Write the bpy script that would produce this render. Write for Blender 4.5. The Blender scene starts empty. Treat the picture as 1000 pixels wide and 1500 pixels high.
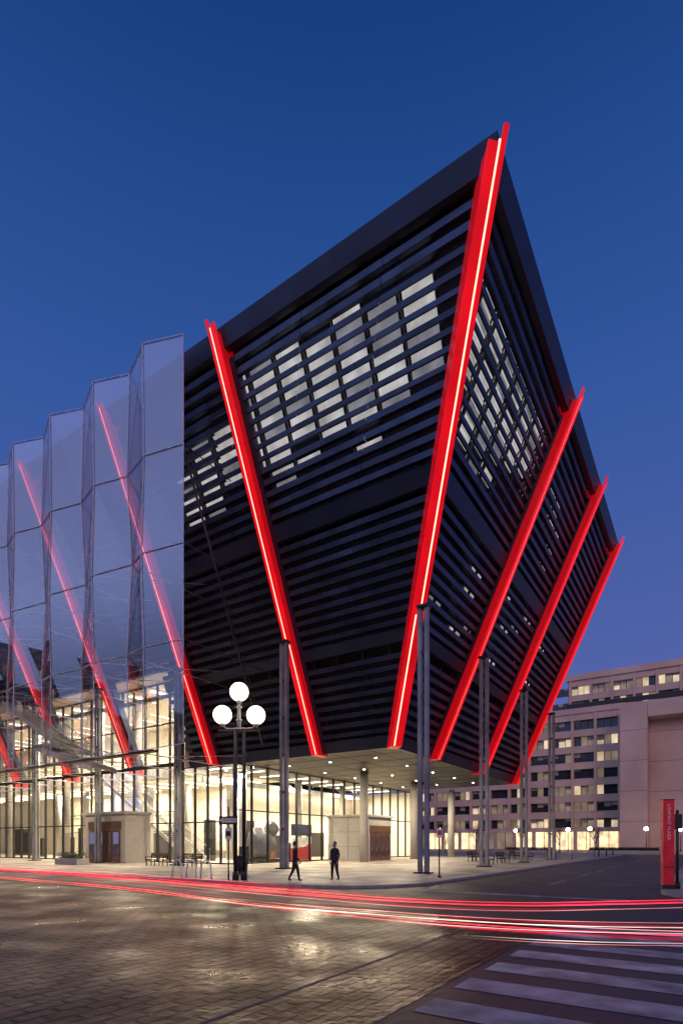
import bpy, math, random
from mathutils import Vector, Matrix, noise
random.seed(7)
R=random.random
sc=bpy.context.scene
# ---------------------------------------------------------------- materials
def nt(name):
    m=bpy.data.materials.new(name); m.use_nodes=True
    return m,m.node_tree.nodes,m.node_tree.links
def mat(name,col,rough=.5,metal=0,emi=None,es=0,var=.25,scale=3,bump=0,spec=.5,rvar=0):
    m,n,l=nt(name); b=n['Principled BSDF']
    b.inputs['Roughness'].default_value=rough; b.inputs['Metallic'].default_value=metal
    b.inputs['Specular IOR Level'].default_value=spec
    tc=n.new('ShaderNodeTexCoord'); no=n.new('ShaderNodeTexNoise'); no.inputs['Scale'].default_value=scale
    no.inputs['Detail'].default_value=6
    l.new(tc.outputs['Object'],no.inputs['Vector'])
    mr=n.new('ShaderNodeMapRange'); mr.inputs['To Min'].default_value=1-var; mr.inputs['To Max'].default_value=1+var
    mr.inputs['From Min'].default_value=.3; mr.inputs['From Max'].default_value=.7
    l.new(no.outputs['Fac'],mr.inputs['Value'])
    vm=n.new('ShaderNodeVectorMath'); vm.operation='SCALE'; vm.inputs[0].default_value=col
    l.new(mr.outputs['Result'],vm.inputs['Scale']); l.new(vm.outputs['Vector'],b.inputs['Base Color'])
    if rvar:
        m2=n.new('ShaderNodeMapRange'); m2.inputs['From Min'].default_value=.35; m2.inputs['From Max'].default_value=.65
        m2.inputs['To Min'].default_value=max(.05,rough-rvar); m2.inputs['To Max'].default_value=min(1,rough+rvar)
        l.new(no.outputs['Fac'],m2.inputs['Value']); l.new(m2.outputs['Result'],b.inputs['Roughness'])
    if emi:
        b.inputs['Emission Color'].default_value=(*emi,1)
        if es<3 and var>.2:
            mm=n.new('ShaderNodeMath'); mm.operation='MULTIPLY'; mm.inputs[1].default_value=es; l.new(mr.outputs['Result'],mm.inputs[0]); l.new(mm.outputs[0],b.inputs['Emission Strength'])
        else: b.inputs['Emission Strength'].default_value=es
        m.cycles.emission_sampling='NONE'
    if bump:
        bp=n.new('ShaderNodeBump'); bp.inputs['Strength'].default_value=bump; bp.inputs['Distance'].default_value=.02
        n2=n.new('ShaderNodeTexNoise'); n2.inputs['Scale'].default_value=scale*14; l.new(tc.outputs['Object'],n2.inputs['Vector'])
        l.new(n2.outputs['Fac'],bp.inputs['Height']); l.new(bp.outputs['Normal'],b.inputs['Normal'])
    return m
def emis(name,col,s,samp=True):
    m,n,l=nt(name); n.remove(n['Principled BSDF']); e=n.new('ShaderNodeEmission')
    e.inputs['Color'].default_value=(*col,1); e.inputs['Strength'].default_value=s
    l.new(e.outputs[0],n['Material Output'].inputs[0])
    if not samp: m.cycles.emission_sampling='NONE'
    return m
def streak(name,col,s):
    m,n,l=nt(name); n.remove(n['Principled BSDF']); e=n.new('ShaderNodeEmission')
    e.inputs['Color'].default_value=(*col,1)
    tc=n.new('ShaderNodeTexCoord'); no=n.new('ShaderNodeTexNoise'); no.inputs['Scale'].default_value=.5
    l.new(tc.outputs['Object'],no.inputs['Vector'])
    mr=n.new('ShaderNodeMapRange'); mr.inputs['From Min'].default_value=.35; mr.inputs['From Max'].default_value=.65
    mr.inputs['To Min'].default_value=s*.35; mr.inputs['To Max'].default_value=s*1.3
    l.new(no.outputs['Fac'],mr.inputs['Value']); l.new(mr.outputs['Result'],e.inputs['Strength'])
    t=n.new('ShaderNodeBsdfTransparent'); a=n.new('ShaderNodeAddShader')
    l.new(e.outputs[0],a.inputs[0]); l.new(t.outputs[0],a.inputs[1]); l.new(a.outputs[0],n['Material Output'].inputs[0])
    m.cycles.emission_sampling='NONE'; return m
def glass(name,tint,refl,diff=0,dcol=(.6,.65,.8),rough=.02,grad=None,rmax=.6,rgrad=None):
    m,n,l=nt(name); n.remove(n['Principled BSDF'])
    t=n.new('ShaderNodeBsdfTransparent'); t.inputs[0].default_value=(*tint,1)
    g=n.new('ShaderNodeBsdfGlossy'); g.inputs['Roughness'].default_value=rough; g.inputs[0].default_value=(.9,.93,1,1)
    lw=n.new('ShaderNodeLayerWeight'); lw.inputs[0].default_value=.35
    mr=n.new('ShaderNodeMapRange'); mr.inputs['To Min'].default_value=refl; mr.inputs['To Max'].default_value=min(1,refl+rmax)
    l.new(lw.outputs['Fresnel'],mr.inputs['Value'])
    x=n.new('ShaderNodeMixShader'); l.new(mr.outputs['Result'],x.inputs[0]); l.new(t.outputs[0],x.inputs[1]); l.new(g.outputs[0],x.inputs[2])
    out=x
    if diff:
        d=n.new('ShaderNodeBsdfDiffuse'); d.inputs[0].default_value=(*dcol,1)
        tl=n.new('ShaderNodeBsdfTranslucent'); tl.inputs[0].default_value=(*dcol,1)
        dm=n.new('ShaderNodeMixShader'); dm.inputs[0].default_value=.35; l.new(d.outputs[0],dm.inputs[1]); l.new(tl.outputs[0],dm.inputs[2])
        y=n.new('ShaderNodeMixShader'); y.inputs[0].default_value=diff
        if grad:   # frit haze and reflectivity raised towards the top, imitating the sky's reflection there
            tc=n.new('ShaderNodeTexCoord'); sp=n.new('ShaderNodeSeparateXYZ'); l.new(tc.outputs['Object'],sp.inputs[0])
            m2=n.new('ShaderNodeMapRange'); m2.interpolation_type='SMOOTHSTEP'
            m2.inputs['From Min'].default_value=grad[0]; m2.inputs['From Max'].default_value=grad[1]
            m2.inputs['To Min'].default_value=grad[2]; m2.inputs['To Max'].default_value=diff; l.new(sp.outputs['Z'],m2.inputs[0])
            no=n.new('ShaderNodeTexNoise'); no.inputs['Scale'].default_value=.3; l.new(tc.outputs['Object'],no.inputs[0])
            mm=n.new('ShaderNodeMath'); mm.operation='MULTIPLY_ADD'; mm.inputs[1].default_value=.2; l.new(no.outputs['Fac'],mm.inputs[0]); l.new(m2.outputs[0],mm.inputs[2])
            ms=n.new('ShaderNodeMath'); ms.operation='SUBTRACT'; ms.inputs[1].default_value=.1; ms.use_clamp=True; l.new(mm.outputs[0],ms.inputs[0]); l.new(ms.outputs[0],y.inputs[0])
            m3=n.new('ShaderNodeMapRange'); m3.interpolation_type='SMOOTHSTEP'
            m3.inputs['From Min'].default_value=11; m3.inputs['From Max'].default_value=20
            m3.inputs['To Min'].default_value=refl*.3; m3.inputs['To Max'].default_value=refl; l.new(sp.outputs['Z'],m3.inputs[0]); l.new(m3.outputs[0],mr.inputs['To Min'])
        l.new(x.outputs[0],y.inputs[1]); l.new(dm.outputs[0],y.inputs[2]); out=y
    l.new(out.outputs[0],n['Material Output'].inputs[0]); return m
M={}
M['blade']=mat('louvre_metal',(.05,.062,.105),.36,.7,var=.35,scale=.6)
M['black']=mat('dark_backing',(.005,.005,.008),.6,0)
M['panel']=mat('black_panel',(.03,.038,.07),.38,.5,var=.2,scale=.4)
M['red']=mat('red_steel_glow',(.6,.008,.014),.35,0,(.85,.003,.01),.3,var=.12,scale=.5)  # red paint with weak emission standing in for the LED wash
M['redf']=mat('red_flange_glow',(.65,.008,.012),.35,0,(.95,.004,.012),.62,var=.22,scale=.5)  # brighter emissive copy of the fin paint, LED light put into the flanges
M['led']=emis('led_strip',(1,.27,.19),4.5)
M['win']=mat('window_blind',(.3,.3,.3),.6,0,(.80,.78,.74),.48,var=.4,scale=.8)
M['win2']=mat('window_blind_dim',(.3,.3,.3),.6,0,(.72,.74,.78),.2,var=.4,scale=.8)
M['steel']=mat('grey_steel',(.24,.25,.28),.5,.3,scale=1)
M['dsteel']=mat('dark_steel',(.035,.035,.04),.45,.4)
M['mull']=mat('mullion_dark',(.02,.02,.022),.5,.2)
M['veil']=glass('veil_glass',(.72,.76,.85),.38,.4,(.4,.5,.82),grad=(11,25,.02))
M['glz']=glass('lobby_glass',(.95,.96,.94),.03,rmax=.3)
M['rod']=mat('veil_rods',(.4,.42,.48),.35,.6)
M['edge']=mat('veil_edge_trim',(.5,.55,.68),.4,.2)
M['conc']=mat('concrete',(.36,.35,.33),.8,0,var=.06,bump=.1)
M['cream']=mat('interior_wall',(.78,.73,.62),.7,0,var=.05)
M['ifloor']=mat('lobby_floor',(.45,.42,.37),.3,0)
M['ceil']=mat('soffit_paint',(.06,.056,.052),.5,0)
M['clight']=emis('ceiling_light',(1,.88,.66),6,False)
M['dl']=emis('downlight_lens',(1,.88,.62),30,False)
M['door']=mat('bronze_door',(.16,.08,.045),.4,.3)
M['white']=mat('white_paint',(.75,.75,.73),.6,0)
M['roof']=mat('roofing',(.06,.06,.07),.8)
# ---------------------------------------------------------------- builder
C0=Vector((4.5,30.5,0)); DR=Vector((.5485,.8361,0)); DL=Vector((-.8361,.5485,0))
def L(u,v,z=0): return C0+DR*u+DL*v+Vector((0,0,z))
I=lambda x,y,z=0: Vector((x,y,z))
class MB:
    def __init__(s,f=L): s.v=[];s.f=[];s.m=[];s.ms=[];s.fn=f;s.sm=[]
    def mi(s,k):
        if k not in s.ms: s.ms.append(k)
        return s.ms.index(k)
    def quad(s,pts,k,smooth=False):
        b=len(s.v); s.v+=[s.fn(*p) for p in pts]; s.f.append(list(range(b,b+len(pts)))); s.m.append(s.mi(k)); s.sm.append(smooth)
    def hexa(s,p,k):   # p: 4 bottom, 4 top
        b=len(s.v); s.v+=[s.fn(*q) for q in p]
        for f in ((3,2,1,0),(4,5,6,7),(0,1,5,4),(1,2,6,5),(2,3,7,6),(3,0,4,7)):
            s.f.append([b+i for i in f]); s.m.append(s.mi(k)); s.sm.append(False)
    def box(s,a0,a1,b0,b1,z0,z1,k):
        s.hexa([(a0,b0,z0),(a1,b0,z0),(a1,b1,z0),(a0,b1,z0),(a0,b0,z1),(a1,b0,z1),(a1,b1,z1),(a0,b1,z1)],k)
    def tube(s,p,q,r1,r2=None,k='steel',n=8,cap=True):
        r2=r1 if r2 is None else r2
        P=s.fn(*p);Q=s.fn(*q);d=(Q-P)
        if d.length<1e-6:return
        d.normalize(); a=d.orthogonal().normalized(); c=d.cross(a); b=len(s.v)
        for (O,r) in((P,r1),(Q,r2)):
            for i in range(n):
                t=2*math.pi*i/n; s.v.append(O+(a*math.cos(t)+c*math.sin(t))*r)
        for i in range(n):
            j=(i+1)%n; s.f.append([b+i,b+j,b+n+j,b+n+i]); s.m.append(s.mi(k)); s.sm.append(n>5)
        if cap:
            s.f.append([b+i for i in reversed(range(n))]); s.m.append(s.mi(k)); s.sm.append(False)
            s.f.append([b+n+i for i in range(n)]); s.m.append(s.mi(k)); s.sm.append(False)
    def path(s,pts,r,k,n=8):
        for a,b in zip(pts[:-1],pts[1:]): s.tube(a,b,r,r,k,n)
    def ball(s,c,r,k,n=16,sc=(1,1,1),rot=None):
        C=s.fn(*c); b=len(s.v); h=n//2
        for i in range(h+1):
            th=math.pi*i/h
            for j in range(n):
                ph=2*math.pi*j/n
                w=Vector((math.sin(th)*math.cos(ph)*sc[0],math.sin(th)*math.sin(ph)*sc[1],math.cos(th)*sc[2]))*r
                if rot: w=rot@w
                s.v.append(C+w)
        for i in range(h):
            for j in range(n):
                j2=(j+1)%n; s.f.append([b+i*n+j,b+(i+1)*n+j,b+(i+1)*n+j2,b+i*n+j2]); s.m.append(s.mi(k)); s.sm.append(True)
    def make(s,name,parent=None,bevel=0):
        me=bpy.data.meshes.new(name); me.from_pydata([tuple(x) for x in s.v],[],s.f)
        for k in s.ms: me.materials.append(M[k])
        me.polygons.foreach_set('material_index',s.m); me.polygons.foreach_set('use_smooth',s.sm); me.update()
        o=bpy.data.objects.new(name,me); sc.collection.objects.link(o)
        if parent:o.parent=parent
        if bevel:
            bm=o.modifiers.new('b','BEVEL'); bm.width=bevel; bm.segments=2; bm.limit_method='ANGLE'
        return o
def empty(name):
    o=bpy.data.objects.new(name,None); sc.collection.objects.link(o); return o
# ---------------------------------------------------------------- museum
mus=empty('museum_building')
K=9.57/21.9
def o(z): return 3.5-(z-8.3)*K
ZR=30.3; UE=30.9; VE=90; ZT=15.4   # ZT: ceiling of the glazed atrium
# louvres
b=MB(); pitch=.57
bands=[(20.35,21.2),(13.75,14.4)]
zs=[];z=8.95
while z<29.1:
    if not any(a-.34<z<c+.02 for a,c in bands): zs.append(z)
    z+=pitch
def seg(a,c,st):
    r=[];x=a
    while x<c-.2:
        r.append((x,min(c,x+st)-.03)); x+=st
    return r
for z in zs:
    f0=o(z)+.36
    vmax=VE if z>ZT else 23
    def blades(left,a0,c0,h,sh):
        for (a,c) in seg(a0,c0,4.8):
            t=.03*(R()-.5)
            P=[(f0,a,z),(f0,c,z),(f0+.05,c,z),(f0+.05,a,z),(f0-.07+t,a,z+h),(f0-.07+t,c,z+h),(f0-.03+t,c,z+h),(f0-.03+t,a,z+h)]
            Q=[(f0+.052,a,z),(f0+sh,a,z),(f0+sh,c,z),(f0+.052,c,z)]
            Q=Q+[(p[0],p[1],z+.03) for p in Q]
            if not left: P=[(p[1],p[0],p[2]) for p in P]; Q=[(p[1],p[0],p[2]) for p in Q]
            b.hexa(P,'blade')
            if sh>.06: b.hexa(Q,'blade')
    if 24.0<z<28.0:
        blades(True,f0+.05,12,.22,.1); blades(True,12,vmax,.29,.24)
    else: blades(True,f0+.05,vmax,.29,.24)
    if 22.4<z<28.0:
        blades(False,f0+.05,12,.22,.1); blades(False,12,UE,.29,.24)
    else: blades(False,f0+.05,UE,.29,.24)
b.make('louvre_blades',mus)
b=MB()
def slab(z0,z1,off,th,k,vm=VE,vmin=None):
    a0=o(z0)+off;a1=o(z1)+off
    b.hexa([(a0,a0,z0),(a0+th,a0+th,z0),(a0+th,vm,z0),(a0,vm,z0),(a1,a1,z1),(a1+th,a1+th,z1),(a1+th,vm,z1),(a1,vm,z1)],k)
    b.hexa([(a0,a0,z0),(UE,a0,z0),(UE,a0+th,z0),(a0+th,a0+th,z0),(a1,a1,z1),(UE,a1,z1),(UE,a1+th,z1),(a1+th,a1+th,z1)],k)
slab(29.45,ZR,.12,.4,'panel')
for a,c in bands: slab(a,c,.31,.3,'panel',VE if a>ZT else 23)
slab(8.0,8.75,.3,.35,'panel',23)
slab(ZT+.1,29.45,1.15,.1,'black'); slab(8.3,ZT+.09,1.15,.1,'black',23)
t=o(ZR)+.15
b.quad([(t,t,ZR-.02),(UE,t,ZR-.02),(UE,VE,ZR-.02),(t,VE,ZR-.02)],'roof')
b.box(UE,UE+.2,3.5,VE,8.0,ZR-.1,'panel'); b.box(4,UE,VE,VE+.2,8.0,ZR-.1,'panel')
b.hexa([(UE,o(8)+.3,8),(UE+.2,o(8)+.3,8),(UE+.2,4.2,8),(UE,4.2,8),(UE,o(ZR)+.1,ZR),(UE+.2,o(ZR)+.1,ZR),(UE+.2,4.2,ZR),(UE,4.2,ZR)],'panel')
b.box(4.3,UE,4.3,23,8.02,8.25,'ceil')
for u in range(6,30,3): b.box(u,u+.04,4.4,17,8.0,8.018,'mull')
for v in range(6,17,3): b.box(4.4,UE-.1,v,v+.04,8.003,8.019,'mull')
v=-4.5
while v<VE:
    za=8.4 if v<23 else ZT+.2
    zb=29.3
    lo=max(za, 8.3+(3.5+.9-v)/K if v<3.5 else za)
    if lo<zb: b.hexa([(o(lo)+.72,v,lo),(o(lo)+.9,v,lo),(o(lo)+.9,v+.14,lo),(o(lo)+.72,v+.14,lo),(o(zb)+.72,v,zb),(o(zb)+.9,v,zb),(o(zb)+.9,v+.14,zb),(o(zb)+.72,v+.14,zb)],'mull')
    if v<UE-1 and lo<zb: b.hexa([(v,o(lo)+.72,lo),(v+.14,o(lo)+.72,lo),(v+.14,o(lo)+.9,lo),(v,o(lo)+.9,lo),(v,o(zb)+.72,zb),(v+.14,o(zb)+.72,zb),(v+.14,o(zb)+.9,zb),(v,o(zb)+.9,zb)],'mull')
    v+=1.9
b.make('facade_panels',mus)
b=MB()
def panes(left,c0,c1,z0,z1,prob):
    z=z0
    while z<z1-.1:
        x=c0+.12*(R()-.5)
        while x<c1:
            a0=o(z)+1.05;a1=o(z+.55)+1.05
            if R()<prob(x,z) and x>a0+.15:
                k='win' if R()<.65 else 'win2'; w=1.7
                if left: p=[(a0,x,z),(a0,x+w,z),(a1,x+w,z+.55),(a1,x,z+.55)]
                else: p=[(x,a0,z),(x+w,a0,z),(x+w,a1,z+.55),(x,a1,z+.55)]
                b.quad(p,k)
            x+=1.9
        z+=pitch
def snap(z): return 8.95+pitch*round((z-8.95)/pitch)+.02
panes(True,-4.5+.16,9.3,snap(24.2),28.6,lambda x,z:.97 if z<27.9 else .7)
panes(True,-4.5+.16,9.3,snap(23.4),24.2,lambda x,z:.35)
panes(True,-4.5+.16+1.9*8,16,snap(23),26.8,lambda x,z:.85)
panes(False,-4.5+.16,9,snap(22.8),28.3,lambda x,z:.95 if (x+4)*.30<(z-21.8) else .1)
panes(False,-4.5+.16+1.9*8,18,snap(23),27.2,lambda x,z:.25)
panes(False,-1,28,snap(15),20,lambda x,z:.06)
b.make('lit_windows',mus)
# red fins
def fin(name,mode,c,z0,z1,zc=14.8):
    b=MB()
    def P(w,d,z):
        if mode=='L': return (o(z)-d,c+w,z)
        if mode=='R': return (c-w,o(z)-d,z)
        s=.7071; return (o(z)-d*s-w*s, o(z)-d*s+w*s, z)
    def bar(w0,w1,d0,d1,za,zb,k):
        b.hexa([P(w0,d0,za),P(w1,d0,za),P(w1,d1,za),P(w0,d1,za),P(w0,d0,zb),P(w1,d0,zb),P(w1,d1,zb),P(w0,d1,zb)],k)
    W=.36 if mode=='C' else .28
    D=.32 if mode!='C' else .12
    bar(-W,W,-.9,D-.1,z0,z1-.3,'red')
    if mode!='C':
        bar(-W-.3,-W-.005,-.9,-.3,z0+.6,z1-1.2,'panel'); bar(W+.005,W+.3,-.9,-.3,z0+.6,z1-1.2,'panel')
    for (za,zb,lc) in((z0,zc,-.3*W),(zc+.02,z1,.3*W)):
        if mode=='R': lc=-lc*.4
        if mode=='C': lc=-lc
        e=.25 if zb==z1 else 0
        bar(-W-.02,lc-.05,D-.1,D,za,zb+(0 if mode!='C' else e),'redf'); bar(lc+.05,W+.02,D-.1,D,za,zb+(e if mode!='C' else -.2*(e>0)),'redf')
        bar(lc-.042,lc+.042,D-.1,D-.04,za+.05,zb-.1,'led')
    for z in(12.2,18.2,22.6,26.8):
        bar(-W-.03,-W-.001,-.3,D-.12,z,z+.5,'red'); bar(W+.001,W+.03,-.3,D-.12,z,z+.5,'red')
    b.make(name,mus)
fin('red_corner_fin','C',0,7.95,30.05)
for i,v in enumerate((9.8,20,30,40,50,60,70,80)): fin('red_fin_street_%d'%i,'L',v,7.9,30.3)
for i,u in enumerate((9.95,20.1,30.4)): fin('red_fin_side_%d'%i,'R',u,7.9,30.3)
def column(u,v,zt):
    b=MB()
    for s in(-.2,.2):
        b.box(u-.11,u+.11,v+s-.11,v+s+.11,.12,zt,'steel')
    z=2.6
    while z<zt:
        b.box(u-.08,u+.08,v-.085,v+.085,z,z+.15,'dsteel'); z+=2.4
    b.box(u-.42,u+.42,v-.42,v+.42,.12,.2,'dsteel')
    b.box(u-.3,u+.3,v-.33,v+.33,zt,zt+.12,'dsteel')
    b.make('steel_column',mus)
for u in(0,9.95,20.1,30.2): column(u,0,14.7)
for v in(9.8,20,30,40,50,60,70): column(0,v,14.7)
# veil
b=MB(); rod=MB()
lev=[30.2,24.1,18.6,13.2,7.35]
N=32
def node(i,j):
    v=11.4+2.4*i; out=(i%2==1)
    u=-7.72 if out else -6.85
    if not out and 0<j<4 and i>0: v+=(.24 if j%2 else -.24)
    if out and 0<j<4: v+=(-.12 if j%2 else .12)
    z=lev[j]-(.3 if (out and 0<j) else 0)
    return (u,v,z)
for j in range(4):
    for i in range(N):
        a=node(i,j);c=node(i+1,j);d=node(i+1,j+1);e=node(i,j+1)
        if i%2==0: b.quad([a,c,e],'veil'); b.quad([c,d,e],'veil')
        else: b.quad([a,c,d],'veil'); b.quad([a,d,e],'veil')
b.make('glass_veil',mus)
def nf(i,j):
    p=node(i,j); return (p[0]-.05,p[1],p[2])
for i in range(N+1):
    for j in range(5):
        p=node(i,j)
        if j<4: rod.tube(nf(i,j),nf(i,j+1),.03,None,'edge',5)
        if i<N: rod.tube(nf(i,j),nf(i+1,j),.032,None,'edge',5)
        if j<4 and i%2==1 and i<N: rod.tube(nf(i,j),nf(i+1,j+1),.018,None,'rod',5)
        if j>0 and i%2==0 and i>0:
            rod.tube(p,(max(o(p[2])+.3,-5.0),p[1],p[2]),.04,None,'rod',6)
            if i<N and j>1:
                rod.tube(node(i+1,j),(o(p[2])+.3,p[1]+.1,p[2]+1.2),.03,None,'rod',5)
rod.tube((-6.6,11.6,23.8),(o(9)+.1,14.5,9),.07,None,'dsteel',8)
for j in(1,2,3): rod.tube(node(0,j),(o(lev[j])+.3,11.5,lev[j]),.03,None,'dsteel',6)
rod.box(-6.9,-6.5,14,VE,7.14,7.26,'dsteel')
rod.make('veil_structure',mus)
b=MB()
def stair(u0,u1,va,za,vb,zb,n):
    for i in range(n):
        t0=i/n; v=va+(vb-va)*t0; z=za+(zb-za)*t0; dv=(vb-va)/n; dz=(zb-za)/n
        b.box(u0,u1,min(v,v+dv),max(v,v+dv),z+dz-.06,z+dz,'conc')
    for u in(u0-.05,u1+.01):
        b.hexa([(u,va,za-.35),(u+.05,va,za-.35),(u+.05,vb,zb-.35),(u,vb,zb-.35),(u,va,za+.05),(u+.05,va,za+.05),(u+.05,vb,zb+.05),(u,vb,zb+.05)],'white')
        b.tube((u,va,za+1.05),(u,vb,zb+1.05),.04,None,'rod',6)
        m=12
        for i in range(m+1): 
            t=i/m; b.tube((u,va+(vb-va)*t,za+(zb-za)*t),(u,va+(vb-va)*t,za+(zb-za)*t+1.05),.02,None,'rod',5)
stair(-2,0,41.8,15,31.6,9.6,30); stair(-4.4,-2.4,31.6,9.5,24,7.3,14)
stair(5,7,37,8.3,28.5,3,26); stair(5,7,28.4,3,24,.2,14)
b.box(-4.6,.2,29.8,31.6,9.3,9.5,'conc'); b.box(-2,0,41.8,VE,14.8,15,'conc')
b.make('atrium_stairs',mus)
# lobby
UL,VL=3.2,17.3
b=MB(); g=MB()
def wallL(v0,v1,zt,st):
    g.quad([(UL,v0,.14),(UL,v1,.14),(UL,v1,zt),(UL,v0,zt)],'glz')
    v=v0
    while v<=v1: b.box(UL-.12,UL+.1,v-.04,v+.04,.12,zt,'mull'); v+=st
    for z in(.13,3.4,zt-.12): b.box(UL-.07,UL+.07,v0,v1,z,z+.1,'mull')
wallL(VL,23,8.0,1.45); wallL(23.1,VE,ZT,1.6)
b.box(UL-.1,UL+.1,23.1,VE,8.2,8.5,'mull'); b.box(UL-.07,UL+.07,23.1,VE,11.8,11.9,'mull')
g.quad([(UL,VL,.14),(34,VL,.14),(34,VL,8.0),(UL,VL,8.0)],'glz')
u=UL
while u<=34: b.box(u-.04,u+.04,VL-.12,VL+.1,.12,8.0,'mull'); u+=1.93
for z in(.13,4.3,7.88): b.box(UL,34,VL-.07,VL+.07,z,z+.1,'mull')
b.box(UL+.15,34,VL+.15,VE,.125,.14,'ifloor')
b.box(16,16.3,27,VE,.14,ZT,'cream')
b.box(14,34,26,26.3,.14,8.0,'cream')
b.box(33.8,34,VL+.2,26,.14,8.0,'cream')
b.box(UL+.2,16,VE-.5,VE-.2,.14,ZT,'cream')
b.box(1.3,16.3,23.2,VE,ZT+.02,ZT+.2,'cream')
b.box(UL+.2,23,23.05,23.15,8.02,ZT,'cream')
b.box(9,16,23.2,VE,8.0,8.3,'cream')
b.box(8.9,9,23.2,VE,8.3,9.4,'rod')
for v in(26,32,38,44,50,56,62,68,74):
    for u in(5.5,11.5):
        b.tube((u,v,.14),(u,v,8.0 if u>9 else ZT),.35,None,'conc',16)
for u in (8,16,24): b.tube((u,21,.14),(u,21,8),.35,None,'conc',16)
for v in [25+3.1*i for i in range(20)]:
    b.box(4.2,7.2,v,v+.5,ZT-.1,ZT-.04,'clight')
    b.box(9.6,15,v,v+.3,7.9,7.96,'clight')
    b.box(10,14.5,v+1.5,v+1.7,ZT-.1,ZT-.04,'clight')
for u in [5+3.2*i for i in range(9)]:
    b.box(u,u+.2,18.8,22.0,7.93,7.98,'clight')
b.box(15.6,15.7,28,36,1,6.5,'white'); b.box(9,10,38,46,.14,1.25,'door')
b.box(12,12.6,47,50,.14,4,'door'); b.box(13.5,13.7,22,25.5,.14,3.2,'door')
b.box(15.7,15.95,40,44,.14,3.0,'mull'); b.box(15.7,15.95,52,58,.14,3.4,'mull'); b.box(10,11,60,66,.14,3.6,'mull')
b.box(15.7,15.95,33,36,8.3,11,'door'); b.box(15.7,15.95,45,49,8.3,11,'mull')
b.box(18,19.5,25.6,25.95,.14,2.6,'mull'); b.box(24,27,25.6,25.95,.14,3.0,'mull'); b.box(29,31.5,25.6,25.95,.14,4.6,'door')
for i in range(14):
    v=24+i*3.3; x=5.2+R()*2; b.tube((x,v,ZT-.1),(x,v,9+R()*1.5),.01,None,'mull',4)
for v in(24.5,30,35,41,47,53): b.box(7.8,8.2,v,v+.9,.14,1.9+R()*.6,'mull'); b.box(13,14.5,v+1,v+1.2,.14,3.5+R(),'dsteel')
for z in(3.1,5.4): b.box(15.5,15.6,38,64,z,z+.12,'mull')
for u in(6,12,19,26): b.box(u,u+.9,19.2,19.5,.14,1.1+R()*.9,'mull')
b.box(5,33,22.6,22.9,7.0,7.4,'rod'); b.box(4.2,4.5,24,VE-1,ZT-1,ZT-.6,'rod')
M['graphic']=mat('red_wall_graphic',(.5,.03,.04),.5)
M['navy']=mat('navy_wall_graphic',(.03,.04,.12),.5)
b.hexa([(11.4,18.2,.2),(14.4,18.2,.2),(14.4,18.3,.2),(11.4,18.3,.2),(11.4,18.2,1.2),(14.4,18.2,1.6),(14.4,18.3,1.6),(11.4,18.3,1.2)],'graphic')
b.hexa([(11.4,18.22,1.3),(14.4,18.22,1.7),(14.4,18.3,1.7),(11.4,18.3,1.3),(11.4,18.22,2.2),(14.4,18.22,2.4),(14.4,18.3,2.4),(11.4,18.3,2.2)],'white')
b.box(11.4,14.4,18.21,18.3,2.45,3.5,'navy')
b.make('lobby_structure',mus); g.make('lobby_glazing',mus)
b=MB()
def rock(b,c,r,k,s=(1,1,1)):
    st=len(b.v); b.ball(c,r,k,28,s)
    C=b.fn(*c)
    for i in range(st,len(b.v)):
        d=b.v[i]-C; f=1+.28*noise.noise(b.v[i]*1.1)+.1*noise.noise(b.v[i]*3); b.v[i]=C+d*f
M['stone']=mat('sculpture_stone',(.12,.12,.14),.5)
rock(b,(9,19.8,1.7),1.35,'stone',(1,1,1.05)); rock(b,(9.4,18.9,3.0),.7,'stone')
b.box(8,10.4,18.5,21.2,.14,.4,'dsteel')
b.make('lobby_sculpture')
b=MB()
b.box(15.6,20.1,12.8,17.1,.12,4.2,'conc'); b.box(15.4,20.3,12.6,17.15,4.2,4.4,'conc')
for z in(1.45,2.8): b.box(15.585,15.6,12.8,17.1,z,z+.02,'mull')
b.box(15.58,15.6,14.9,14.92,.12,4.2,'mull')
for i in range(4):
    u=16.1+i*.95
    b.box(u,u+.86,12.72,12.79,.16,2.7,'door'); b.box(u+.1,u+.76,12.69,12.715,.5,2.5,'glz'); b.box(u+.06,u+.09,12.62,12.66,1,1.4,'rod')
b.box(16.05,19.95,12.74,12.79,2.75,3.4,'door')
b.box(.5,3.0,27,32.6,.12,4.2,'conc'); b.box(.3,3.0,26.8,32.8,4.2,4.42,'conc')
for i in range(4):
    v=27.6+i*1.12
    b.box(.42,.49,v,v+1.02,.16,2.9,'door'); b.box(.38,.415,v+.14,v+.88,.5,2.7,'glz'); b.box(.33,.37,v+.08,v+.11,1,1.4,'rod')
b.box(.44,.49,27.5,32.1,2.95,3.6,'door')
b.make('entrance_vestibules',mus,.02)
b=MB()
for (u,v) in((14,12.2),(24,12.2),(34,12.2)): b.tube((u,v,.12),(u,v,8.02),.38,None,'conc',20)
for u in(7,12,17,22,27):
    for v in(7,11,15):
        b.tube((u,v,7.94),(u,v,7.995),.1,None,'dl',10); b.tube((u,v,7.95),(u,v,7.996),.17,None,'dsteel',10)
for v in(18,21): 
    b.tube((6.0,v,7.9),(6.0,v,8.0),.1,None,'dl',10)
b.make('soffit_fittings',mus)
def area(loc,size,power,col,name='downlight_lamp',rot=(0,0,0),par=mus):
    l=bpy.data.lights.new(name,'AREA'); l.shape='DISK'; l.size=size; l.energy=power; l.color=col
    ob=bpy.data.objects.new(name,l); ob.location=loc; ob.rotation_euler=rot; sc.collection.objects.link(ob); ob.parent=par; return ob
WARM=(1,.81,.55)
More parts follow.
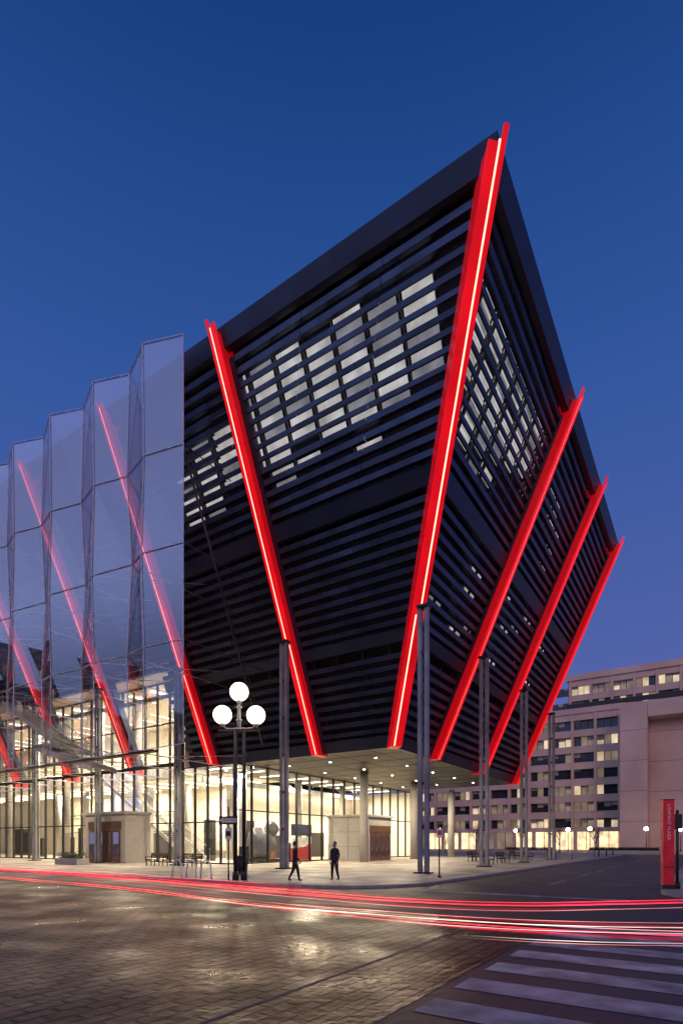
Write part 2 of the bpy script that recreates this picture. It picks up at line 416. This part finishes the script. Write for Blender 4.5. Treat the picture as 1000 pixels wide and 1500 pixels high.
for (u,v) in((7,7),(7,13),(19,10),(29,12)): area(L(u,v,7.9),.6,900,WARM)
for v in(22,34,46): area(L(-3,v,7.0),.6,350,WARM)
for v in(27,37,48,62): area(L(6.3,v,ZT-.3),2.5,5200,WARM,'lobby_lamp')
for v in(30,42,56): area(L(12.5,v,7.8),2.5,2200,WARM,'lobby_lamp')
for u in(8,18,28): area(L(u,21.5,7.8),2.0,2400,WARM,'lobby_lamp')
# ---------------------------------------------------------------- ground
M['asph']=mat('asphalt',(.045,.043,.045),.6,0,var=.35,scale=.35,bump=.5,rvar=.12)
def brickmat(name,c1,c2,mort,sw,sh,rot,r0,r1,spec=.5,ms=.014):
    m,n,l=nt(name); p=n['Principled BSDF']; tc=n.new('ShaderNodeTexCoord'); mp=n.new('ShaderNodeMapping')
    p.inputs['Specular IOR Level'].default_value=spec
    mp.inputs['Rotation'].default_value[2]=rot; l.new(tc.outputs['Object'],mp.inputs[0])
    br=n.new('ShaderNodeTexBrick'); br.inputs['Scale'].default_value=1; br.inputs['Brick Width'].default_value=sw; br.inputs['Row Height'].default_value=sh
    br.inputs['Mortar Size'].default_value=ms; br.inputs['Mortar Smooth'].default_value=.3
    br.inputs['Color1'].default_value=(*c1,1); br.inputs['Color2'].default_value=(*c2,1); br.inputs['Mortar'].default_value=(*mort,1)
    l.new(mp.outputs[0],br.inputs[0])
    no=n.new('ShaderNodeTexNoise'); no.inputs['Scale'].default_value=.45; no.inputs['Detail'].default_value=7; l.new(tc.outputs['Object'],no.inputs[0])
    mr=n.new('ShaderNodeMapRange'); mr.inputs['From Min'].default_value=.35; mr.inputs['From Max'].default_value=.65; mr.inputs['To Min'].default_value=.55; mr.inputs['To Max'].default_value=1.3
    l.new(no.outputs['Fac'],mr.inputs[0]); vm=n.new('ShaderNodeVectorMath'); vm.operation='SCALE'
    l.new(br.outputs['Color'],vm.inputs[0]); l.new(mr.outputs[0],vm.inputs['Scale']); l.new(vm.outputs[0],p.inputs['Base Color'])
    n3=n.new('ShaderNodeTexNoise'); n3.inputs['Scale'].default_value=.6; n3.inputs['Detail'].default_value=5
    l.new(tc.outputs['Object'],n3.inputs[0])
    m3=n.new('ShaderNodeMapRange'); m3.inputs['From Min'].default_value=.36; m3.inputs['From Max'].default_value=.6; m3.inputs['To Min'].default_value=r0; m3.inputs['To Max'].default_value=r1
    l.new(n3.outputs['Fac'],m3.inputs[0]); l.new(m3.outputs[0],p.inputs['Roughness'])
    n2=n.new('ShaderNodeTexNoise'); n2.inputs['Scale'].default_value=6; l.new(tc.outputs['Object'],n2.inputs[0])
    ma=n.new('ShaderNodeMath'); ma.operation='MULTIPLY_ADD'; ma.inputs[1].default_value=-1.5; l.new(br.outputs['Fac'],ma.inputs[0]); l.new(n2.outputs['Fac'],ma.inputs[2])
    bp=n.new('ShaderNodeBump'); bp.inputs['Strength'].default_value=1; bp.inputs['Distance'].default_value=.022
    l.new(ma.outputs[0],bp.inputs['Height']); l.new(bp.outputs[0],p.inputs['Normal']); return m
ang=math.atan2(DR.y,DR.x)
M['brick']=brickmat('brick_pavers',(.13,.045,.032),(.055,.024,.02),(.003,.0025,.0025),.44,.22,-ang,.26,.5,.22,.034)
M['plaza']=brickmat('plaza_pavers',(.36,.33,.29),(.31,.28,.25),(.14,.12,.1),.9,.6,-ang,.45,.65)
M['kerb']=mat('kerb_granite',(.28,.27,.26),.7,0,bump=.3)
M['joint']=mat('joint_stone',(.1,.09,.09),.7,0,bump=.3)
M['paint']=mat('road_paint',(.3,.3,.3),.6,0,var=.7,scale=1.6,bump=.3)
b=MB(I); b.quad([(-900,-900,0),(900,-900,0),(900,900,0),(-900,900,0)],'asph'); b.make('ground')
b=MB(); b.quad([(-60,-10.2,.004),(-15,-10.2,.004),(-15,120,.004),(-60,120,.004)],'brick'); b.make('brick_street')
b=MB(); b.box(-15.0,-14.7,-10.2,120,0,.008,'joint'); b.make('paving_border')
def slabpoly(name,poly,z,k,kk='kerb',w=.18):
    b=MB(); n=len(poly); inn=[]
    for i in range(n):
        a=Vector(poly[i-1]);p=Vector(poly[i]);c=Vector(poly[(i+1)%n])
        e1=(p-a).normalized();e2=(c-p).normalized(); n1=Vector((-e1.y,e1.x));n2=Vector((-e2.y,e2.x)); m=(n1+n2).normalized()
        inn.append(p+m*w)
    for i in range(n):
        j=(i+1)%n; a=poly[i];c=poly[j]
        b.quad([(a[0],a[1],0),(c[0],c[1],0),(c[0],c[1],z),(a[0],a[1],z)],kk)
        b.quad([(a[0],a[1],z),(c[0],c[1],z),(inn[j].x,inn[j].y,z),(inn[i].x,inn[i].y,z)],kk)
    b.quad([(p.x,p.y,z) for p in inn],k); return b.make(name)
arc=[(-10.4+4.5-4.5*math.cos(t),-3.2+4.5-4.5*math.sin(t)) for t in [math.pi/2*i/10 for i in range(11)]]
slabpoly('plaza_pavement',arc+[(62,-3.2),(62,100),(-10.4,100)],.12,'plaza')
slabpoly('far_pavement',[(66,-60),(140,-60),(140,100),(66,100)],.12,'plaza')
arc=[(-8+3-3*math.cos(t),-11.6-3+3*math.sin(t)) for t in [math.pi/2*i/8 for i in range(9)]]
slabpoly('side_pavement',[(-8,-60),(62,-60),(62,-11.6)]+arc[::-1],.12,'plaza')
b=MB()
u=-29.5
while u<-14.6:
    b.quad([(u,-10.35,.006),(u,-15.5,.006),(u+.6,-15.5,.006),(u+.6,-10.35,.006)],'paint'); u+=1.15
b.make('crosswalk_marking')
b=MB(); b.quad([(-29,-8.75,.007),(-29,-8.81,.007),(-15,-8.81,.007),(-15,-8.75,.007)],'joint'); b.make('paving_joint_strip')
b=MB()
for i in range(12):
    u=-3+i*6; b.quad([(u,-7.3,.006),(u,-7.42,.006),(u+3,-7.42,.006),(u+3,-7.3,.006)],'paint')
b.quad([(-9,-3.9,.006),(-9,-11,.006),(-8.6,-11,.006),(-8.6,-3.9,.006)],'paint')
b.make('lane_marking')
M['iron']=mat('cast_iron',(.02,.02,.022),.5,.6)
# ---------------------------------------------------------------- background building
M['beige']=mat('beige_concrete',(.52,.37,.31),.85,0,var=.14,scale=.15)
M['dull']=mat('weathered_masonry',(.2,.15,.13),.85,0,var=.15,scale=.15)
M['wd']=mat('window_dark',(.03,.035,.045),.15,0)
M['wl']=mat('window_lit',(.3,.25,.2),.5,0,(1,.78,.48),.65,var=.45,scale=.35)
M['wm']=mat('window_dim',(.15,.13,.12),.4,0,(1,.72,.45),.17,var=.45,scale=.35)
def wpick(p): 
    r=R(); return 'wl' if r<p else ('wm' if r<p+.35 else 'wd')
off=empty('office_building')
def facade(b,u,v0,v1,z0,z1,fh,bay,plit,rec=1.0):
    z=z0
    while z+fh<=z1+.1:
        b.box(u,u+rec,v0,v1,z+fh*.62,z+fh,'beige')
        b.box(u+rec*.7,u+rec,v0,v1,z,z+.25,'beige')
        v=v0
        while v<v1-.1:
            n=3; w=(bay-.5)/n; run=R()<.45; kk=wpick(plit)
            for i in range(n):
                if not run: kk=wpick(plit)
                a=v+.5+i*w
                b.box(u+rec-.05,u+rec,a+.08,a+w-.02,z+.25,z+fh*.62,kk)
                if R()<.4: b.box(u+rec-.08,u+rec-.06,a+.08,a+w-.02,z+fh*(.62-.25*R()-.05),z+fh*.62,'conc')
                b.box(u+rec-.16,u+rec,a-.02,a+.08,z+.25,z+fh*.62,'mull')
            v+=bay
        z+=fh
    v=v0
    while v<=v1: b.box(u-.15,u+rec,v,v+.5,z0,z1,'beige'); v+=bay
b=MB()
facade(b,101,2,52,4.9,30,3.55,4.6,.25)
b.box(102.0,125,1.9,52.5,0,30,'beige')
b.box(100.7,102.2,1.4,52.6,29.8,31,'beige')
facade(b,103,-30,12.4,31,37.6,3.3,4.2,.22,.8)
b.box(103.8,120,-30,12.9,31,38,'beige'); b.box(102.6,104,-30,13,37.6,38.9,'beige')
b.box(100.8,101.2,-30,12.6,31,32,'mull')
M['shop']=mat('shopfront_lit',(.4,.3,.2),.5,0,(1,.74,.4),1.3,var=.45,scale=.6)
v=2.5
while v<50:
    b.box(101.4,101.5,v,v+3.6,.3,4.2,'shop' if R()<.75 else 'wm'); b.box(101.2,102,v+3.6,v+4.4,0,4.9,'beige'); v+=4.4
    b.box(101.3,101.4,v-2.7,v-2.6,.3,4.2,'mull'); 
b.box(101,102,2,52,4.2,4.9,'beige')
b.box(95,101,-3.4,1.4,0,29,'beige'); b.box(95,101,-40,-3.45,26.4,28.98,'beige'); b.box(99,101,-40,-3.45,0,26.4,'beige')
for z in(6,12,18,24): b.box(98.98,99,-40,-3.45,z,z+.06,'mull'); b.box(94.98,95,-3.4,1.4,z,z+.05,'mull')
for v in(-10,-18,-26): b.box(98.975,99,v,v+.06,0,26.4,'mull')
b.box(101.0,125,-40,1.8,0,30.9,'beige')
b.make('facades',off)
def block(name,x0,x1,y0,y1,h):
    e=empty(name); b=MB(I)
    b.box(x0,x1,y0,y1,0,h,'dull'); b.box(x0-.4,x1+.4,y0-.4,y1+.4,h,h+.8,'panel')
    z=4
    while z<h-3:
        y=y0+1.5
        while y<y1-3:
            b.box(x1-.05,x1+.06,y,y+2.6,z,z+1.9,wpick(.08)); b.box(x1+.06,x1+.14,y+1.25,y+1.35,z,z+1.9,'mull'); b.box(x1+.02,x1+.3,y-.1,y+2.7,z-.15,z-.02,'dull'); y+=3.8
        x=x0+1.5
        while x<x1-3:
            b.box(x,x+2.6,y1-.05,y1+.06,z,z+1.9,wpick(.08)); b.box(x-.1,x+2.7,y1+.02,y1+.3,z-.15,z-.02,'dull'); x+=3.8
        z+=3.6
    b.make('walls_and_windows',e)
block('brick_office_block',-125,-85,-70,42,34)
block('stone_office_block',-150,-105,52,130,32)
block('office_block',-80,-30,-110,-60,32)
block('corner_office_block',-10,60,-115,-70,22)
# ---------------------------------------------------------------- trees
M['bark']=mat('bark',(.07,.055,.045),.9)
M['twig']=mat('twigs',(.1,.08,.06),.9)
def tree(x,y,h,seed,z0=.12):
    rnd=random.Random(seed); b=MB(I)
    def br(p,d,ln,r,dep):
        q=p+d*ln; b.tube(tuple(p),tuple(q),r,r*.68,'bark' if dep<3 else 'twig',6 if dep<3 else 3,False)
        if dep>=6: return
        for _ in range(3 if dep>0 else 4):
            a=Vector((rnd.uniform(-1,1),rnd.uniform(-1,1),rnd.uniform(-.15,.8)))
            nd=(d*.9+a*.75).normalized(); br(q if rnd.random()<.6 else p+d*ln*rnd.uniform(.6,1),nd,ln*rnd.uniform(.62,.8),r*.6,dep+1)
    br(Vector((x,y,z0)),Vector((0.02,0,1)),h*.3,h*.016,0)
    b.make('bare_tree')
for i,(u,v,h) in enumerate(((70,22,6),(74,15,5.5),(72,8,6),(76,3,5),(70,28,6))):
    p=L(u,v); tree(p.x,p.y,h,i+3)
# ---------------------------------------------------------------- lamps & street furniture
M['globe']=emis('lamp_globe',(1,.84,.6),5)
M['globe2']=emis('far_lamp_globe',(1,.8,.5),30)
lx,ly=-4.62,25.1
b=MB(I)
for dx in(-.16,.22):
    b.tube((lx+dx,ly,.12),(lx+dx,ly,.5),.15,.12,'dsteel',12); b.tube((lx+dx,ly,.5),(lx+dx,ly,6.9),.09,.075,'dsteel',12)
b.box(lx-.95,lx+.95,ly-.04,ly+.04,6.85,6.93,'dsteel'); b.tube((lx,ly,6.9),(lx,ly,8.15),.09,.06,'conc',12)
for z in (6.9,7.3,7.9): b.tube((lx,ly,z),(lx,ly,z+.07),.13,None,'conc',12)
gl=[(lx,ly,8.62)]
for c,s,dz in((-1,.1,.0),(1,-.1,-.05)):
    gx,gy=lx+.77*c,ly+.77*s
    b.path([(lx,ly,7.0),(lx+.3*c,ly+.3*s,6.95),(lx+.6*c,ly+.6*s,6.97),(gx,gy,7.12+dz)],.04,'conc',8)
    b.tube((gx,gy,7.06+dz),(gx,gy,7.22+dz),.1,.15,'conc',12); gl.append((gx,gy,7.6+dz))
b.tube((lx,ly,8.12),(lx,ly,8.25),.1,.15,'conc',12)
for c in gl: b.ball(c,.42,'globe',24)
b.make('globe_street_lamp')
def flamp(u,v):
    p=L(u,v); b=MB(I); x,y=p.x,p.y
    b.tube((x,y,.12),(x,y,.6),.14,.1,'dsteel'); b.tube((x,y,.6),(x,y,3.9),.07,.05,'dsteel'); b.tube((x,y,3.9),(x,y,4.05),.1,.16,'dsteel'); b.ball((x,y,4.3),.36,'globe2',14); b.ball((x,y,4.7),.1,'dsteel',8)
    b.make('street_lamp')
for u,v in((84,9),(80,4.5),(88,20),(72,30),(85,-4),(92,-9)): flamp(u,v)
def text(s,loc,rot,size,m,name,par):
    c=bpy.data.curves.new(name,'FONT'); c.body=s; c.size=size; c.align_x='CENTER'; c.align_y='CENTER'; c.extrude=.002
    c.materials.append(M[m]); ob=bpy.data.objects.new(name,c); ob.location=loc; ob.rotation_euler=rot; sc.collection.objects.link(ob); ob.parent=par
e=empty('one_way_sign'); b=MB(I)
sx,sy=-5.05,24.85
b.tube((sx,sy,.12),(sx,sy,3.4),.035,None,'dsteel',8)
b.box(sx-.42,sx+.42,sy-.06,sy-.04,2.62,2.98,'mull')
b.hexa([(sx-.39,sy-.066,2.8),(sx-.22,sy-.066,2.67),(sx-.22,sy-.0615,2.67),(sx-.39,sy-.0615,2.8),(sx-.39,sy-.066,2.81),(sx-.22,sy-.066,2.94),(sx-.22,sy-.0615,2.94),(sx-.39,sy-.0615,2.81)],'white')
b.box(sx-.22,sx+.38,sy-.066,sy-.0615,2.71,2.9,'white')
b.box(sx-.15,sx+.15,sy-.06,sy-.04,1.95,2.45,'white'); b.box(sx-.1,sx+.1,sy-.064,sy-.061,2.1,2.32,'mull')
b.make('post_and_plates',e); text('ONE WAY',(sx+.08,sy-.07,2.805),(math.pi/2,0,0),.12,'mull','lettering',e)
def signpost(x,y,h,name='parking_sign'):
    b=MB(I); b.tube((x,y,.12),(x,y,h),.035,None,'dsteel',8); b.box(x-.14,x+.14,y-.055,y-.036,h-.55,h-.1,'white'); b.box(x-.1,x+.1,y-.059,y-.0555,h-.42,h-.2,'graphic'); b.tube((x,y,.12),(x,y,.2),.1,None,'dsteel',8); b.make(name)
signpost(4.75,27,2.6); p=L(35,-1); signpost(p.x,p.y,3.6)
p=L(46,-1.5); signpost(p.x,p.y,2.8)
def bin_(x,y):
    b=MB(I); b.tube((x,y,.14),(x,y,1.0),.27,.31,'dsteel',20); b.tube((x,y,1.0),(x,y,1.06),.34,None,'dsteel',20); b.tube((x,y,1.06),(x,y,1.16),.3,.16,'dsteel',20)
    for i in range(20):
        t=i*math.pi/10; b.tube((x+.3*math.cos(t),y+.3*math.sin(t),.14),(x+.335*math.cos(t),y+.335*math.sin(t),1.0),.015,None,'iron',4)
    b.make('litter_bin')
bin_(-5.3,29.5)
M['wood']=mat('bench_wood',(.1,.065,.04),.6)
def bench(u,v,ln=2.0,ax='u'):
    b=MB(lambda a,c,z: L(u+(a if ax=='u' else c),v+(c if ax=='u' else a),z))
    for i in range(4): b.box(-ln/2,ln/2,-.22+i*.12,-.12+i*.12,.55,.59,'wood')
    for i in range(3): b.box(-ln/2,ln/2,.27+i*.02,.3+i*.02,.68+i*.13,.78+i*.13,'wood')
    for a in(-ln/2+.1,0,ln/2-.1):
        b.box(a-.03,a+.03,-.2,-.15,.12,.55,'iron'); b.box(a-.03,a+.03,.2,.25,.12,.62,'iron'); b.box(a-.03,a+.03,-.2,.25,.5,.545,'iron')
        b.hexa([(a-.03,.23,.6),(a+.03,.23,.6),(a+.03,.27,.6),(a-.03,.27,.6),(a-.03,.31,1.07),(a+.03,.31,1.07),(a+.03,.35,1.07),(a-.03,.35,1.07)],'iron')
    for a in(-ln/2,ln/2-.05): b.box(a,a+.05,-.22,.28,.78,.82,'iron'); b.box(a,a+.05,-.22,-.17,.5,.78,'iron')
    b.make('park_bench')
for u,v in((13,.8),(17,.8),(20.5,4.5),(24.5,.8),(28,3),(34,.8)): bench(u,v)
for u,v in ((-1.5,17),(-1.5,20.5)): bench(u,v,2.0,'v')
def rack(u,v):
    b=MB(); pts=[(u,v-.36,.12),(u,v-.3,.75)]+[(u,v-.27*math.cos(t),.75+.22*math.sin(t)) for t in [math.pi*i/8 for i in range(9)]]+[(u,v+.3,.75),(u,v+.36,.12)]
    b.path(pts,.035,'white',8); b.box(u-.07,u+.07,v-.44,v-.28,.12,.135,'dsteel'); b.box(u-.07,u+.07,v+.28,v+.44,.12,.135,'dsteel'); b.make('bike_rack')
for v in(6.6,7.6,8.6): rack(-9.7,v)
for u in(44,50,56): 
    b=MB(); b.tube((u,-2.3,.12),(u,-2.3,.95),.09,.08,'dsteel',12); b.ball((u,-2.3,.97),.09,'dsteel',10); b.make('bollard')
M['shrub']=mat('shrub_leaves',(.04,.06,.03),.8,var=.5,scale=8)
def planter(u,v,w,d):
    b=MB(); b.box(u-w/2,u+w/2,v-d/2,v-d/2+.12,.12,.6,'conc');b.box(u-w/2,u+w/2,v+d/2-.12,v+d/2,.12,.6,'conc');b.box(u-w/2,u-w/2+.12,v-d/2+.12,v+d/2-.12,.12,.6,'conc');b.box(u+w/2-.12,u+w/2,v-d/2+.12,v+d/2-.12,.12,.6,'conc');b.box(u-w/2+.12,u+w/2-.12,v-d/2+.12,v+d/2-.12,.12,.5,'bark')
    for _ in range(int(900*w*d/2)):
        a=u+(R()-.5)*(w-.2);c=v+(R()-.5)*(d-.2);z=.5+R()*.6*(1-.5*abs(R())); s=.05+.04*R(); t=R()*6.28
        dx,dy=math.cos(t)*s,math.sin(t)*s; b.quad([(a,c,z),(a+dx,c+dy,z+s*.6),(a+dx*.3-dy,c+dy*.3+dx,z+s)],'shrub')
    b.make('planter_box')
planter(70,-2,3,10); planter(68,12,2,8); planter(-3.5,28,1,3)
e=empty('red_pylon_sign'); b=MB(I); x,y=11.9,20.3
M['pyl']=mat('pylon_red',(.5,.012,.03),.4,0,(.8,.02,.04),.12)
b.box(x-.2,x+.2,y-.09,y+.09,.27,3.35,'pyl'); b.box(x-.24,x+.24,y-.14,y+.14,.12,.27,'dsteel'); b.box(x-.215,x+.215,y-.1,y+.1,3.35,3.39,'dsteel'); b.box(x-.21,x+.21,y-.094,y-.09,.9,.93,'dsteel')
b.make('pylon_body',e,.01); text("L'ENFANT PLAZA",(x,y-.097,2.55),(math.pi/2,math.radians(90),0),.17,'white','lettering',e)
b=MB(I); b.tube((x+.42,y+.1,.12),(x+.42,y+.1,3.0),.05,None,'dsteel',10); b.tube((x+.42,y+.1,.12),(x+.42,y+.1,.35),.1,None,'dsteel',10); b.box(x+.28,x+.56,y+.03,y+.048,2.3,2.85,'dsteel'); b.make('street_post')
# ---------------------------------------------------------------- people
M['skin']=mat('skin',(.42,.26,.19),.55,var=.05); M['hair']=mat('hair',(.02,.015,.012),.6); M['shoe']=mat('shoes',(.02,.02,.02),.4)
def person(x,y,heading,stride,coat,trou,scale=1.0,arm=.1):
    M['coat']=mat('coat_fabric',coat,.8); M['trou']=mat('trouser_fabric',trou,.8)
    s=stride
    V=[];E=[];Rd=[]
    def a(p,r,par=None):
        V.append(p);Rd.append(r)
        if par is not None:E.append((par,len(V)-1))
        return len(V)-1
    pel=a((0,0,.95),.15); wa=a((0,0,1.1),.135,pel); ch=a((0,.0,1.28),.165,wa); ne0=a((0,0,1.43),.09,ch); ne=a((0,.01,1.52),.055,ne0); a((0,.015,1.56),.055,ne)
    hands=[]
    for sd in(-1,1):
        f=s*sd
        hp=a((.09*sd,0,.9),.115,pel); kn=a((.1*sd,f*.16+.03,.5),.075,hp); an=a((.1*sd,f*.34-(.08 if f<0 else 0),.1 if f>=0 else .13),.05,kn)
        he=a((.1*sd,f*.34-.03-(.08 if f<0 else 0),.06),.045,an); a((.11*sd,f*.34+.13-(.08 if f<0 else 0),.04),.035,he)
        sh=a((.17*sd,0,1.39),.075,ne0); el=a((.23*sd,-f*.12-.02,1.13),.052,sh); wr=a((.23*sd,-f*.24+.06+arm*.3,.9),.034,el)
        hands.append((sd,Vector((.23*sd,-f*.24+.06+arm*.3,.9))))
    me=bpy.data.meshes.new('b'); me.from_pydata(V,E,[]); ob=bpy.data.objects.new('b',me); sc.collection.objects.link(ob)
    sk=ob.modifiers.new('s','SKIN')
    for i,r in enumerate(Rd): me.skin_vertices[0].data[i].radius=(r,r*(.72 if i in(0,1,2) else 1)); me.skin_vertices[0].data[i].use_root=(i==0)
    sb=ob.modifiers.new('u','SUBSURF'); sb.levels=2; sb.render_levels=2
    dg=bpy.context.evaluated_depsgraph_get(); dg.update()
    m2=bpy.data.meshes.new_from_object(ob.evaluated_get(dg)); bpy.data.objects.remove(ob)
    mb=MB(I)
    for k in('coat','trou','skin','hair','shoe'): mb.mi(k)
    mb.v=[v.co.copy() for v in m2.vertices]
    for p in m2.polygons:
        c=p.center; k='coat' if c.z>.86 else ('trou' if c.z>.11 else 'shoe')
        if c.z>1.49: k='skin'
        mb.f.append(list(p.vertices)); mb.m.append(mb.mi(k)); mb.sm.append(True)
    mb.ball((0,.025,1.66),.115,'skin',16,(.72,.88,1.1)); mb.ball((0,.0,1.69),.12,'hair',16,(.76,.88,1.0))
    mb.tube((0,.125,1.67),(0,.147,1.635),.01,.017,'skin',6)
    mb.box(-.025,.025,.118,.124,1.598,1.606,'hair')
    for sd in(-1,1): mb.ball((.085*sd,.02,1.65),.028,'skin',8,(.4,.7,1.1)); mb.ball((.033*sd,.118,1.675),.011,'hair',6)
    for sd,w in hands:
        w=Vector(w); mb.ball((w.x,w.y+.01,w.z-.055),.045,'skin',10,(.45,.85,1.15))
        for i,ln in enumerate((.065,.078,.072,.055)):
            yy=w.y+.045-.024*i; p0=(w.x,yy,w.z-.09); p1=(w.x-.008*sd,yy+.004,w.z-.09-ln*.55); p2=(w.x-.025*sd,yy+.008,w.z-.09-ln)
            mb.tube(p0,p1,.009,.0085,'skin',6); mb.tube(p1,p2,.0085,.007,'skin',6)
        mb.tube((w.x,w.y+.035,w.z-.04),(w.x-.012*sd,w.y+.07,w.z-.085),.011,.008,'skin',6)
    o_=mb.make('pedestrian'); o_.location=(x,y,.12); o_.rotation_euler[2]=heading; o_.scale=(scale,)*3
    return o_
person(-.3,24.9,2.6,.25,(.02,.022,.03),(.018,.018,.022),.97)
person(-2.05,24.5,-1.3,.5,(.015,.015,.018),(.03,.02,.02),.97,.3)
# ---------------------------------------------------------------- light trails
M['tr']=streak('red_streak',(1,.02,.04),1.6); M['tr2']=streak('soft_red_streak',(1,.02,.05),.1); M['tw']=streak('white_streak',(1,.85,.75),1.0); M['tp']=streak('pink_streak',(1,.3,.25),.9)
def trail(pts,r,m,dz=0,dn=0,name='strand',par=None,i0=0,i1=None):
    pts=pts[i0:i1]
    c=bpy.data.curves.new(name,'CURVE'); c.dimensions='3D'; c.bevel_depth=r; c.bevel_resolution=2; c.resolution_u=24
    sp=c.splines.new('BEZIER'); sp.bezier_points.add(len(pts)-1)
    for i,(x,y,z) in enumerate(pts):
        bp=sp.bezier_points[i]; bp.co=(x+dn*.3,y+dn,z+dz); bp.handle_left_type=bp.handle_right_type='AUTO'
        bp.radius=.05 if i in(0,len(pts)-1) else 1
    c.materials.append(M[m]); ob=bpy.data.objects.new(name,c); sc.collection.objects.link(ob); ob.parent=par
A=[(-30,33,.75),(-19,25.9,.75),(-13.5,21.9,.75),(-7.5,17.4,.75),(-3.4,13.8,.75),(-.7,11.4,.75),(1.2,9.9,.75),(2.86,9.3,.75),(4.67,9.5,.75),(6.7,9.9,.75),(12,11,.75)]
Bt=[(-22,26,.75),(-10.5,17.1,.75),(-4.6,12.6,.75),(-1.14,9.3,.75),(.49,8,.75),(1.75,7.1,.75),(2.85,6.6,.75),(3.86,6.3,.75),(7,5.8,.75)]
Wt=[(-4.2,13.2,.62),(-1.5,10.4,.62),(.3,9.3,.62),(1.8,8.4,.62),(3.2,7.9,.62),(4.9,7.7,.62),(8,7.6,.62)]
e=empty('car_light_trail')
for dz,dn,r,m,i0,i1 in((0,0,.008,'tr',0,None),(.05,.0,.004,'tr',0,None),(-.04,.1,.005,'tr',0,7),(.0,.25,.02,'tr2',0,None),(-.05,-.2,.03,'tr2',0,9),(.1,.4,.004,'tr',0,6),(-.1,.1,.003,'tp',3,None),(.0,.7,.04,'tr2',0,7)): trail(A,r,m,dz,dn,par=e,i0=i0,i1=i1)
e=empty('car_light_trail')
for dz,dn,r,m,i0,i1 in((0,0,.005,'tr',0,None),(.03,.1,.003,'tp',2,None),(-.05,.05,.004,'tr',0,7),(.06,.2,.015,'tr2',0,None),(-.03,-.1,.02,'tr2',2,None)): trail(Bt,r,m,dz,dn,par=e,i0=i0,i1=i1)
e=empty('headlight_trail')
for dz,dn,r,m,i0 in((0,0,.0045,'tw',0),(.05,.1,.003,'tp',1),(-.08,.0,.003,'tw',2),(-.2,-.1,.003,'tw',3),(-.27,.1,.003,'tp',3)): trail(Wt,r,m,dz,dn,par=e,i0=i0)
# ---------------------------------------------------------------- world
w=bpy.data.worlds.new('World'); sc.world=w; w.use_nodes=True; n=w.node_tree.nodes; l=w.node_tree.links
bg=n['Background']; tc=n.new('ShaderNodeTexCoord'); nm=n.new('ShaderNodeVectorMath'); nm.operation='NORMALIZE'; l.new(tc.outputs['Generated'],nm.inputs[0])
sx=n.new('ShaderNodeSeparateXYZ'); l.new(nm.outputs[0],sx.inputs[0])
cr=n.new('ShaderNodeValToRGB'); E=cr.color_ramp.elements
st=[(0,(.13,.15,.37)),(.31,(.078,.122,.385)),(.6,(.034,.095,.345)),(.755,(.017,.068,.27)),(.85,(.007,.043,.19)),(1,(.005,.03,.14))]
E[0].position=0;E[0].color=(*st[0][1],1);E[1].position=1;E[1].color=(*st[-1][1],1)
for p,c in st[1:-1]:
    q=E.new(p); q.color=(*c,1)
l.new(sx.outputs['Z'],cr.inputs[0])
dt=n.new('ShaderNodeVectorMath'); dt.operation='DOT_PRODUCT'; dt.inputs[1].default_value=(-.92,-.39,0); l.new(nm.outputs[0],dt.inputs[0])
mr=n.new('ShaderNodeMapRange'); mr.inputs['From Min'].default_value=.2; mr.inputs['From Max'].default_value=.9; mr.inputs['To Min'].default_value=0; mr.inputs['To Max'].default_value=1; l.new(dt.outputs['Value'],mr.inputs[0])
gl_=n.new('ShaderNodeVectorMath'); gl_.operation='SCALE'; gl_.inputs[0].default_value=(.34,.40,.66); l.new(mr.outputs[0],gl_.inputs['Scale'])
ad=n.new('ShaderNodeVectorMath'); ad.operation='ADD'; l.new(cr.outputs[0],ad.inputs[0]); l.new(gl_.outputs[0],ad.inputs[1])
sky=n.new('ShaderNodeTexSky'); sky.sky_type='NISHITA'; sky.sun_disc=False; sky.sun_elevation=math.radians(0); sky.sun_rotation=math.radians(247)
sk=n.new('ShaderNodeVectorMath'); sk.operation='SCALE'; sk.inputs['Scale'].default_value=.001; l.new(sky.outputs[0],sk.inputs[0])
a2=n.new('ShaderNodeVectorMath'); a2.operation='ADD'; l.new(ad.outputs[0],a2.inputs[0]); l.new(sk.outputs[0],a2.inputs[1])
l.new(a2.outputs[0],bg.inputs[0]); bg.inputs[1].default_value=1
sl=bpy.data.lights.new('afterglow_sun','SUN'); sl.energy=.75; sl.color=(1,.58,.45); sl.angle=math.radians(25)
so=bpy.data.objects.new('afterglow_sun',sl); sc.collection.objects.link(so)
d=Vector((-.12,.95,-.3)); so.rotation_euler=d.to_track_quat('-Z','Y').to_euler()
# ---------------------------------------------------------------- camera
cd=bpy.data.cameras.new('camera'); co=bpy.data.objects.new('camera',cd); sc.collection.objects.link(co)
co.location=(0,0,1.8); co.rotation_euler=(math.pi/2,0,0); cd.sensor_fit='HORIZONTAL'; cd.sensor_width=36; cd.lens=36*.814; cd.shift_y=.485; cd.clip_end=3000; cd.clip_start=.1
sc.camera=co
sc.view_settings.view_transform='Standard'; sc.view_settings.look='None'; sc.view_settings.exposure=0
